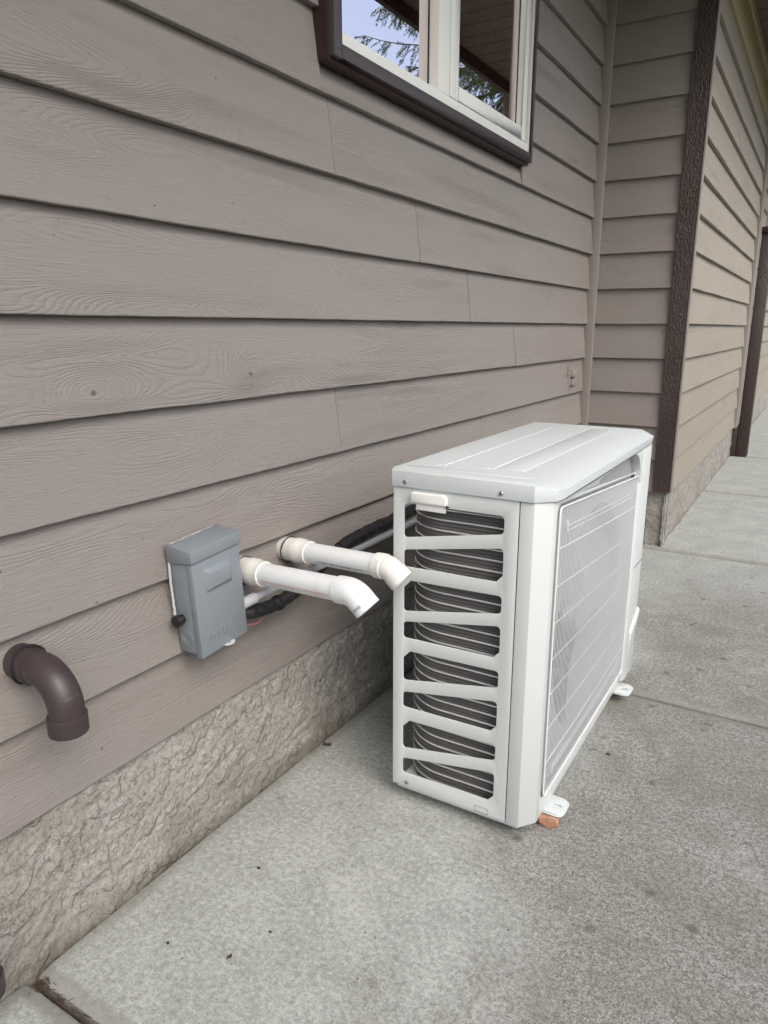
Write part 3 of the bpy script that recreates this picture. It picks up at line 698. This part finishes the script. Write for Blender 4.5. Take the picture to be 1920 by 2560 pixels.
# sensor cover and lip, screws, knock-out
sc_ = MB().prism(fillet([(.4065, .889), (.508, .889), (.508, .908), (.500, .917), (.412, .917), (.4065, .912)], .004, 3), 1.570, 1.5848, axis=1).build('sensor_cover', M['plastic'], ac, bevel=.0035, bseg=3)
MB().box((.4210, 1.577, .8705), (.5045, 1.5795, .8885)).build('cover_lip', M['plastic'], sc_, bevel=.0008)
MB().box((.5045, 1.572, .8865), (.513, 1.580, .8885)).build('clip_shadow', M['black'], sc_)
for (x, z) in ((.387, .9385), (.6485, .9385), (.3965, .062)):
    yy = 1.580 if z > .5 else 1.585
    s = MB().tube([(x, yy+.001, z), (x, yy-.0022, z), (x, yy-.0038, z)], [.0058, .0058, .0035], 14).build('screw', M['steel'], ac, smooth=True)
    MB().tube([(x, yy-.0036, z), (x, yy-.0042, z)], .0022, 6).build('screw_socket', M['black'], s)
kx0, kx1, kz0, kz1 = .606, .645, .0505, .0668; g = .0007; yk = 1.5848
MB().box((kx0, yk-.0002, kz0), (kx1, yk+.001, kz0+g)).box((kx0, yk-.0002, kz1-g), (kx1, yk+.001, kz1)).box((kx0, yk-.0002, kz0+g), (kx0+g, yk+.001, kz1-g)).box((kx1-g, yk-.0002, kz0+g), (kx1, yk+.001, kz1-g)).build('knockout_outline', M['black'], ac)
MB().box((.6938, 1.590, ZB), (.6960, 1.594, ZT)).build('panel_gap', M['black'], ac)

# stone under the foot
bm = bmesh.new(); bmesh.ops.create_icosphere(bm, subdivisions=4, radius=1)
for v in bm.verts:
    d = v.co.normalized(); s_ = 1+.22*noise.noise(d*1.4+Vector((3, 1, 2)))+.10*noise.noise(d*4)+.04*noise.noise(d*10)
    c = [max(-.72, min(.72, q*s_)) for q in d]; v.co = Vector((c[0]*.037, c[1]*.033, c[2]*.0235))
me = bpy.data.meshes.new('stone_chip'); bm.to_mesh(me); bm.free()
st_ = link('stone_chip', me, M['stone'], None, True, (.776, 1.704, .0165)); st_.rotation_euler = (0, 0, .35)
tag(st_, 'small reddish stone chip wedged under the near foot of the heat pump', 'stone')

# ------------------------------------------------------------------ disconnect box
DB = thing('disconnect_box', 'grey metal electrical disconnect box with overhanging lid, tilted on the siding', 'electrical box', (0.004, 1.215, .70))
DB.rotation_euler = (R(4.2), 0, 0)
def dbx(a, b): return MB().box(a, b)
W2 = .0795
def dbuild(mb, name, mat, parent=None, **kw):   # local coords of the box
    return mb.build(name, mat, parent or DB, origin=wloc(parent or DB), **kw) if False else _db(mb, name, mat, parent or DB, **kw)
def _db(mb, name, mat, parent, **kw):
    o0 = wloc(parent)
    mb.v = [tuple(Vector(v)+o0) for v in mb.v]
    return mb.build(name, mat, parent, **kw)
body = _db(MB().box((0, -W2, -.140), (.0535, W2, .112)), 'body', M['boxgrey'], DB, bevel=.0012)
_db(MB().box((.054, -W2-.0015, -.147), (.0725, W2+.0015, .112)), 'cover', M['boxgrey'], DB, bevel=.0018)
lidp = MB()
lidp.add([(-.001, -W2-.006, .092), (-.001, W2+.006, .092), (.079, W2+.006, .100), (.079, -W2-.006, .100), (-.001, -W2-.006, .137), (-.001, W2+.006, .137), (.079, W2+.006, .130), (.079, -W2-.006, .130)],
         [(0, 3, 2, 1), (4, 5, 6, 7), (0, 1, 5, 4), (1, 2, 6, 5), (2, 3, 7, 6), (3, 0, 4, 7)])
_db(lidp, 'lid', M['boxgrey'], DB, bevel=.0016)
q = [(-.046, .012), (.046, .012), (.046, .072), (-.046, .072)]
vs = [(.0725, a, b) for a, b in q]+[(.0835, a*.74, .042+(b-.042)*.62) for a, b in q]
_db(MB().add(vs, [(4, 5, 6, 7)]+[(i, (i+1) % 4, 4+(i+1) % 4, 4+i) for i in range(4)]), 'embossed_pad', M['boxgrey'], DB, bevel=.003)
for (r_, w__) in ((.0185, .0013), (.0125, .0012)):
    P = [(.027+r_*math.cos(2*math.pi*a/28), -W2-.0003, -.098+r_*math.sin(2*math.pi*a/28)) for a in range(29)]
    _db(MB().tube(P, w__, 6, cap=False), 'knockout_ring', M['boxgrey'], DB, smooth=True)
tm = text_mesh('RAB', .042, .0013, 1.08, .32)
def place_text(me, fn, name, mat, parent):
    o0 = Vector((0, 0, 0))
    for v in me.vertices: v.co = fn(v.co)
    me.name = name; return link(name, me, mat, parent, False)
place_text(tm, lambda c: Vector((.0730+c.z, -.052+c.x*.98+c.y*.0, -.112+c.y*.95)), 'embossed_lettering', M['boxgrey'], DB)
tm2 = text_mesh('R', .008, .0005)
place_text(tm2, lambda c: Vector((.0730+c.z, .0425+c.x, -.081+c.y)), 'trademark_letter', M['boxgrey'], DB)
P = [(.0730, .0455+.0065*math.cos(2*math.pi*a/20), -.078+.0065*math.sin(2*math.pi*a/20)) for a in range(21)]
_db(MB().tube(P, .0006, 5, cap=False), 'trademark_ring', M['boxgrey'], DB, smooth=True)
hp = plate('padlock_tab', M['wire'], DB, fillet([(.052, -.006), (.080, -.006), (.088, .010), (.080, .028), (.052, .028)], [0, .01, .01, .01, 0]), [arc((.074, .011), .0035, 0, 2*math.pi, 12)[:-1]], .0015, 'z', -.1445)
for v in hp.data.vertices: v.co = v.co+wloc(DB)
_db(MB().tube([(.020, -W2, -.050), (.020, -W2-.012, -.050), (.020, -W2-.013, -.050), (.020, -W2-.024, -.050)], [.011, .011, .015, .0145], 10), 'cable_gland', M['black'], DB, smooth=True)
cau = MB(); P = []
for i in range(40):
    t_ = i/39; P.append((.002+.002*noise.noise(Vector((t_*20, 0, 0))), -W2-.006, -.06+t_*.19) if t_ < .6 else (.003+.003*noise.noise(Vector((t_*30, 0, 0))), -W2-.006+(t_-.6)/.4*.155, .134))
_db(MB().tube(P, [.0032+.0014*noise.noise(Vector((i*.9, 3, 0))) for i in range(40)], 7), 'caulk_bead', M['caulk'], DB, smooth=True)

# ------------------------------------------------------------------ PVC flue pipes
def bend(p0, d0, d1, r, n=8):
    """centreline arc starting at p0 heading d0 and turning to d1"""
    p0, d0, d1 = Vector(p0), Vector(d0).normalized(), Vector(d1).normalized()
    ang = d0.angle(d1); nrm = (d1-d0*d1.dot(d0)).normalized(); c = p0+nrm*r
    return [c+(-nrm*math.cos(ang*i/n)+d0*math.sin(ang*i/n))*r for i in range(1, n+1)]
def hollow_end(mb, p, d, r_out, r_in, depth, seg=28):
    d = Vector(d).normalized(); p = Vector(p)
    u = Vector((0, 1, 0)); u = (u-d*u.dot(d)).normalized(); v = d.cross(u)
    rings = [[pp+(u*math.cos(2*math.pi*k/seg)+v*math.sin(2*math.pi*k/seg))*r for k in range(seg)] for pp, r in ((p, r_out), (p, r_in), (p-d*depth, r_in*.97))]
    vs = [q for rr in rings for q in rr]
    mb.add(vs, [(i*seg+k, i*seg+(k+1) % seg, (i+1)*seg+(k+1) % seg, (i+1)*seg+k) for i in range(2) for k in range(seg)]+[tuple(range(2*seg, 3*seg))])
def flue(y, z, rise, x_e, r, label, yellow, wrap, colr, size, ang, x_txt):
    t = thing('vent_pipe', label, 'vent pipe', (0, y, z), 'white plastic vent pipes through the siding')
    T = lambda x: z+rise*x
    mat = M['pvcy'] if yellow else M['pvc']
    MB().tube([(-.02, y, T(0)), (.034, y, T(.034)), (.036, y, T(.036)), (.060, y, T(.06)), (.066, y, T(.066)), (.088, y, T(.088)), (.0885, y, T(.0885))],
              [r*1.18, r*1.18, r*1.25, r*1.25, r*1.15, r*1.15, r*1.02], 36).build('wall_coupling', M['pvcy'], t, smooth=True)
    MB().tube([(.006+.001*math.sin(a*3), y+math.cos(a)*r*1.27, T(0)+math.sin(a)*r*1.27) for a in [2*math.pi*i/30 for i in range(31)]], [.0022+.001*noise.noise(Vector((i*.7, y, 0))) for i in range(31)], 6, cap=False).build('sealant_ring', M['felt'], t, smooth=True)
    MB().tube([(.085, y, T(.085)), (x_e+.02, y, T(x_e+.02))], r, 40, cap=False).build('pipe', M['pvc'], t, smooth=True)
    d0 = Vector((1, 0, rise)); d1 = Vector((1, .24, -.95 if yellow else -1.02))
    R_ = r*1.09; p0 = Vector((x_e+.026, y, T(x_e+.026)))
    cen_ = [Vector((x_e, y, T(x_e))), Vector((x_e+.0005, y, T(x_e))), p0]
    bd = bend(p0, d0, d1, .034 if yellow else .044, 12); last = bd[-1]+d1.normalized()*(.030 if not yellow else .033)
    if yellow:  # socket elbow with a visible step at both ends
        cen_ += bd; rr = [R_*.98, R_*1.08, R_*1.08]+[R_*1.0]*len(bd)
        cen_ += [bd[-1]+d1.normalized()*.004, last]; rr += [R_*1.08, R_*1.08]
    else:
        cen_ += bd+[last]; rr = [R_*.98]+[R_*1.05]*(len(cen_)-1)
    mb = MB().tube(cen_, rr, 36, cap=False); hollow_end(mb, last, d1, rr[-1], r*.98, .03)
    el = mb.build('elbow', mat if yellow else M['pvc'], t, smooth=True)
    tm = text_mesh(wrap, size, .0001, 1.05)
    def fn(c):
        th = ang+(c.y)/r   # angle measured from -y direction, up positive
        rr_ = r+.0003+c.z
        X = x_txt+c.x
        return Vector((X, -rr_*math.cos(th), T(X)-z+rr_*math.sin(th)))
    place_text(tm, fn, 'printed_lettering', M[colr], t)
    return t, bd, last, d1
t1, bd1, last1, d1_ = flue(1.382, .692, .075, .352, .0295, 'nearer white plastic vent pipe with red lettering, beside the grey electrical box', False, 'T ZERO DES COMBUSTIBLES FOLLOW MANUFACTU', 'redink', .0098, -.42, .100)
t2, bd2, last2, _ = flue(1.580, .698, .060, .335, .0292, 'farther vent pipe with yellowed fittings, its elbow in front of the heat pump', True, 'PVC-DWV   ASTM D-2665 SERIES  C-65 VIT-6', 'blackink', .0085, -.55, .140)
# small print on the plain elbow
def elbow_print(s, size, u0, v0):
    dd = d1_.normalized(); sdn = Vector((0, -1, 0)); upv = dd.cross(sdn)
    sdn = (sdn-dd*sdn.dot(dd)).normalized(); up2 = sdn.cross(dd)
    if up2.x < 0: up2 = -up2
    tm = text_mesh(s, size, .0001)
    r = .0295*1.09*1.05+.0012
    def fn(c):
        # text runs across the pipe (around it), lines stacked along its axis
        th = (v0+c.x)/r
        P = bd1[-1]+dd*(u0-c.y)
        return P+sdn*(r*math.cos(th))+up2*(r*math.sin(th))-wloc(t1)
    place_text(tm, fn, 'printed_lettering', M['blackink'], t1)
t1.rotation_euler = (0, 0, -.14); t2.rotation_euler = (0, 0, -.14)
elbow_print('GVS 65', .0100, .0175, -.014)
elbow_print('PVC-F', .0045, .014, -.034); elbow_print('65mm', .0045, .019, -.034); elbow_print('UL 636', .0045, .024, -.034)

# ------------------------------------------------------------------ refrigerant line, conduit, loose wire
def smooth_path(P, n=6):
    P = [Vector(p) for p in P]; Q = [2*P[0]-P[1]]+P+[2*P[-1]-P[-2]]; out = []
    for i in range(1, len(Q)-2):
        for k in range(n):
            t = k/n; a, b, c, d = Q[i-1:i+3]
            out.append(.5*((2*b)+(-a+c)*t+(2*a-5*b+4*c-d)*t*t+(-a+3*b-3*c+d)*t**3))
    out.append(P[-1]); return out
LP = smooth_path([(-.03, 1.315, .595), (.03, 1.35, .588), (.045, 1.43, .578), (.045, 1.54, .585), (.05, 1.66, .625), (.05, 1.79, .660), (.055, 1.92, .674), (.06, 2.06, .678), (.07, 2.25, .690), (.12, 2.48, .72), (.22, 2.60, .66), (.345, 2.63, .45)], 8)
rad = []
for i, p in enumerate(LP):
    b = .0185 if p.y < 1.80 else .0210
    rad.append(b*(1+.05*math.sin(i*2.1)+(.07 if abs(p.y-1.80) < .02 else 0)+.06*noise.noise(Vector((i*.6, 0, 0)))))
ls = MB().tube(LP, rad, 18).build('insulated_line', M['foam']); tag(ls, 'black insulated refrigerant line running along the siding behind the vent pipes', 'insulated pipe')
for yy in (1.47, 1.775, 2.0):
    i = min(range(len(LP)), key=lambda k: abs(LP[k].y-yy)); d = (LP[i+1]-LP[i-1]).normalized()
    MB().tube([LP[i]-d*.006, LP[i]-d*.005, LP[i]+d*.005, LP[i]+d*.006], [rad[i]*1.0, rad[i]*1.13, rad[i]*1.13, rad[i]*1.0], 18).build('wrap_band', M['gasket'], ls, smooth=True)
CP = smooth_path([(.045, 1.295, .622), (.060, 1.36, .632), (.068, 1.47, .640), (.070, 1.62, .640), (.072, 1.80, .640), (.074, 2.06, .643), (.085, 2.28, .650), (.13, 2.48, .64), (.22, 2.58, .58), (.345, 2.62, .40)], 6)
cdt = MB().tube(CP, .0105, 14).build('conduit', M['conduit']); tag(cdt, 'light grey conduit leaving the electrical box beside the black insulated line', 'conduit')
cp = [(.044, 1.292, .6215), (.0475, 1.302, .6230), (.055, 1.335, .6285), (.060, 1.36, .632), (.061, 1.362, .6322)]
MB().tube([cp[0], cp[1], cp[2], cp[3], cp[4]], [.0165, .0168, .0145, .0145, .0095], 18).build('conduit_connector', M['conduit'], cdt, smooth=True)
for i in range(5): 
    t_ = i/4; p = Vector(cp[1]).lerp(Vector(cp[3]), .2+.7*t_); d = (Vector(cp[3])-Vector(cp[1])).normalized()
    MB().tube([p-d*.0014, p+d*.0014], .0162-.001*t_, 18).build('connector_ring', M['conduit'], cdt, smooth=True)
wp = smooth_path([(.035, 1.30, .568), (.05, 1.34, .560), (.058, 1.37, .556), (.05, 1.395, .562), (.052, 1.415, .575)], 6)
lw = MB().tube(wp, .0016, 6).build('loose_wire', M['wirecu']); tag(lw, 'thin reddish loose wire hanging under the black insulated line beside the electrical box', 'wire')

# ------------------------------------------------------------------ brown drain elbows
def drain(y, z, label, R_=.085):
    t = thing('drain_elbow', label, 'drain pipe', (0, y, z), 'brown drain elbows on the siding')
    bd = bend((.055, y, z), (1, 0, -.12), (.02, 0, -1), R_*.80, 14)
    MB().tube([(-.02, y, z), (.004, y, z), (.034, y, z-.002), (.0345, y, z-.002)], [.0355, .0355, .0350, .031], 36).build('wall_socket', M['brownpvc'], t, smooth=True)
    last = bd[-1]; e = last+Vector((0, 0, -.012)); 
    MB().tube([(.03, y, z-.001), (.033, y, z-.001), (.055, y, z)]+bd+[e], [.0315, .0335]+[.0330]*(len(bd)+2), 36, cap=False).build('bend', M['brownpvc'], t, smooth=True)
    mb = MB().tube([e+Vector((0, 0, .002)), e+Vector((0, 0, .0)), e+Vector((0, 0, -.0335)), e+Vector((0, 0, -.035))], [.0335, .0372, .0372, .0365], 36, cap=False)
    hollow_end(mb, e+Vector((0, 0, -.035)), (0, 0, -1), .0365, .0330, .03); mb.build('outlet_collar', M['brownpvc'], t, smooth=True)
    P = [(.010+.003*math.sin(a*2.3), y+math.cos(a)*.0375, z+math.sin(a)*.0375) for a in [2*math.pi*i/30 for i in range(31)]]
    MB().tube(P, [.003+.0016*noise.noise(Vector((i*.8, 1, z))) for i in range(31)], 6, cap=False).build('sealant_ring', M['gasket'], t, smooth=True)
drain(.752, .684, 'dark brown plastic drain elbow bending down out of the siding, left of the electrical box')
drain(.525, .27, 'dark brown pipe just showing at the left edge low on the stucco foundation')

# ------------------------------------------------------------------ cable bracket near the corner
cbk = thing('cable_bracket', 'small painted cable bracket with two clips near the inside corner of the siding', 'bracket', (-.012, 4.30, 1.03))
MB().box((-.016, 4.222, .962), (.000, 4.246, 1.104)).build('back_strip', M['trim'], cbk, bevel=.001)
for z in (1.043, .993):
    MB().box((-.016, 4.250, z), (.016, 4.32, z+.036)).build('clip', M['trim'], cbk, bevel=.002)
    MB().box((-.010, 4.322, z-.002), (.010, 4.345, z+.030)).build('clip_jaw', M['trim'], cbk, bevel=.002)
MB().tube(smooth_path([(0.0, 4.222, 1.06), (.006, 4.19, 1.062), (.004, 4.165, 1.075)], 5), .0022, 6).build('wire_end', M['trim'], cbk, smooth=True)

# ------------------------------------------------------------------ debris
nd = MB()
for i in range(230):
    x = random.uniform(.02, .34)**1.0; x = .02+.5*random.random()**2.2; y = .672+random.uniform(-.006, .006)+(random.uniform(-.012, .02) if x < .08 else 0)
    a = random.gauss(0, .5); L = random.uniform(.008, .022); z = -.014+random.uniform(0, .012)
    p = Vector((x, y, z)); d = Vector((math.cos(a), math.sin(a), random.uniform(-.2, .25)))*L
    nd.tube([p, p+d*.5+Vector((0, 0, .001)), p+d], [.0006, .0009, .0004], 4)
tag(nd.build('dry_needles', M['needle'], None), 'dry brown needles and twigs caught in the pavement joint at the wall', 'needles', kind='stuff')
def leaf(x, y, s, a, label):
    pts = []; m = MB()
    vs = [(0, 0, .003)]
    for i in range(14):
        t = 2*math.pi*i/14; r = s*(.6+.4*abs(math.cos(t*2.5)))
        vs.append((r*math.cos(t), r*.7*math.sin(t), .004+.006*math.sin(t*3)*.5+.003))
    vs = [(x+v[0]*math.cos(a)-v[1]*math.sin(a), y+v[0]*math.sin(a)+v[1]*math.cos(a), v[2]) for v in vs]
    n = len(vs)-1
    vs2 = vs+[(v[0], v[1], v[2]-.0006) for v in vs]
    f = [(0, i, i % n+1) for i in range(1, n+1)]+[(n+1, n+1+i % n+1, n+1+i) for i in range(1, n+1)]
    o = m.add(vs2, f).build('dry_leaf', M['needle'], None, smooth=True); tag(o, label, 'leaf')
leaf(.035, 1.70, .016, .4, 'small dry brown leaf lying at the foot of the stucco below the vent pipes')
leaf(.33, .92, .007, 1.2, 'tiny curled brown leaf on the pale concrete near the pavement joint')
for (x, y, s, lb) in ((.207, 1.16, .0052, 'dark pebble on the pale concrete beside the middle of the stucco foundation'), (.185, .88, .0045, 'dark pebble nearest the wall at the bottom left of the concrete'), (.36, 1.02, .004, 'small dark pebble on open concrete left of the heat pump'), (.835, 2.12, .007, 'dark crumb on the concrete beside the front of the heat pump')):
    bm = bmesh.new(); bmesh.ops.create_icosphere(bm, subdivisions=2, radius=1)
    for v in bm.verts: v.co = Vector((v.co.x*s*.95, v.co.y*s*.75, v.co.z*s*.5))*(1+.2*noise.noise(v.co*3+Vector((x, 0, 0))))
    me = bpy.data.meshes.new('pebble'); bm.to_mesh(me); bm.free(); tag(link('pebble', me, M['pebble'], None, True, (x, y, s*.45)), lb, 'pebble')

# ------------------------------------------------------------------ spruce in the yard (seen reflected in the window)
def spruce(x0, y0, h, rad, zlow, label):
    t = thing('spruce_tree', label, 'tree', (x0, y0, -.05))
    MB().tube([(x0, y0, -.06), (x0, y0, h*.4), (x0, y0, h)], [.24, .17, .02], 12).build('trunk', M['bark'], t, smooth=True)
    lv = MB(); br = MB(); rnd = random.Random(5)
    z = zlow
    while z < h:
        f = (h-z)/(h-zlow); nb = 9
        for b in range(nb):
            a = rnd.uniform(0, 2*math.pi); L = rad*(f**.8)*rnd.uniform(.6, 1.3)+.2
            zz = z+rnd.uniform(-.15, .15); P = []
            for i in range(9):
                s = i/8; P.append(Vector((x0+math.cos(a)*L*s, y0+math.sin(a)*L*s, zz-.30*L*math.sin(s*1.9)*.6+.10*L*s*s)))
            br.tube(P, [.03*(1-i/9)+.004 for i in range(9)], 4)
            side = Vector((-math.sin(a), math.cos(a), 0))
            for i in range(1, 9):
                for sg in (-1, 1):
                    for q in range(4):
                        l2 = (.25+.55*math.sin(min(1, i/8+.1)*2.6))*L*.085+.07
                        base = P[i]+(P[i]-P[i-1])*rnd.uniform(-.6, .2)
                        d = (side*sg*rnd.uniform(.5, 1)+Vector((math.cos(a), math.sin(a), 0))*rnd.uniform(.2, .8)+Vector((0, 0, -rnd.uniform(.2, 1.1)))).normalized()
                        for j in range(9):
                            c = base+d*l2*2*(j+rnd.random())/9
                            for kk in range(5):
                                e = Vector((rnd.uniform(-1, 1), rnd.uniform(-1, 1), rnd.uniform(-1.2, .3))).normalized()*rnd.uniform(.04, .085)
                                s2 = e.cross(Vector((rnd.random(), rnd.random(), rnd.random()))).normalized()*.007
                                b0 = len(lv.v); lv.v += [tuple(c+s2), tuple(c-s2), tuple(c+e+d*.03)]; lv.f.append((b0, b0+1, b0+2))
        z += .34+.012*z
    def raw(mb, name, mat):
        me = bpy.data.meshes.new(name); me.from_pydata([tuple(Vector(v)-wloc(t)) for v in mb.v], [], mb.f); return link(name, me, mat, t)
    raw(br, 'branches', M['bark']); raw(lv, 'crown', M['leaf'])
spruce(7.0, 20.4, 17, 3.7, 7.7, 'tall drooping spruce in the yard, seen reflected in the window')

# ------------------------------------------------------------------ unseen board fence, inferred from the unit's brown tint, added to block low sky
fen = thing('added_yard_fence', 'brown wooden board fence across the yard, out of view, added to shade the lower siding', 'fence', (4.3, 3, -.06))
b0 = None; y = -5.0; k = 0
while y < 13:
    if b0 is None: b0 = MB().box((4.28, y, -.06), (4.30, y+.138, 1.86)).build('fence_board', M['fence'], fen); y0b = y
    else:
        o = bpy.data.objects.new('fence_board', b0.data); col.objects.link(o); o.parent = fen; o.location = (random.uniform(-.002, .002), y-y0b, random.uniform(-.01, .01))
    y += .144
for z in (.3, 1.0, 1.6): MB().box((4.302, -5, z), (4.34, 13, z+.09)).build('rail', M['fence'], fen)
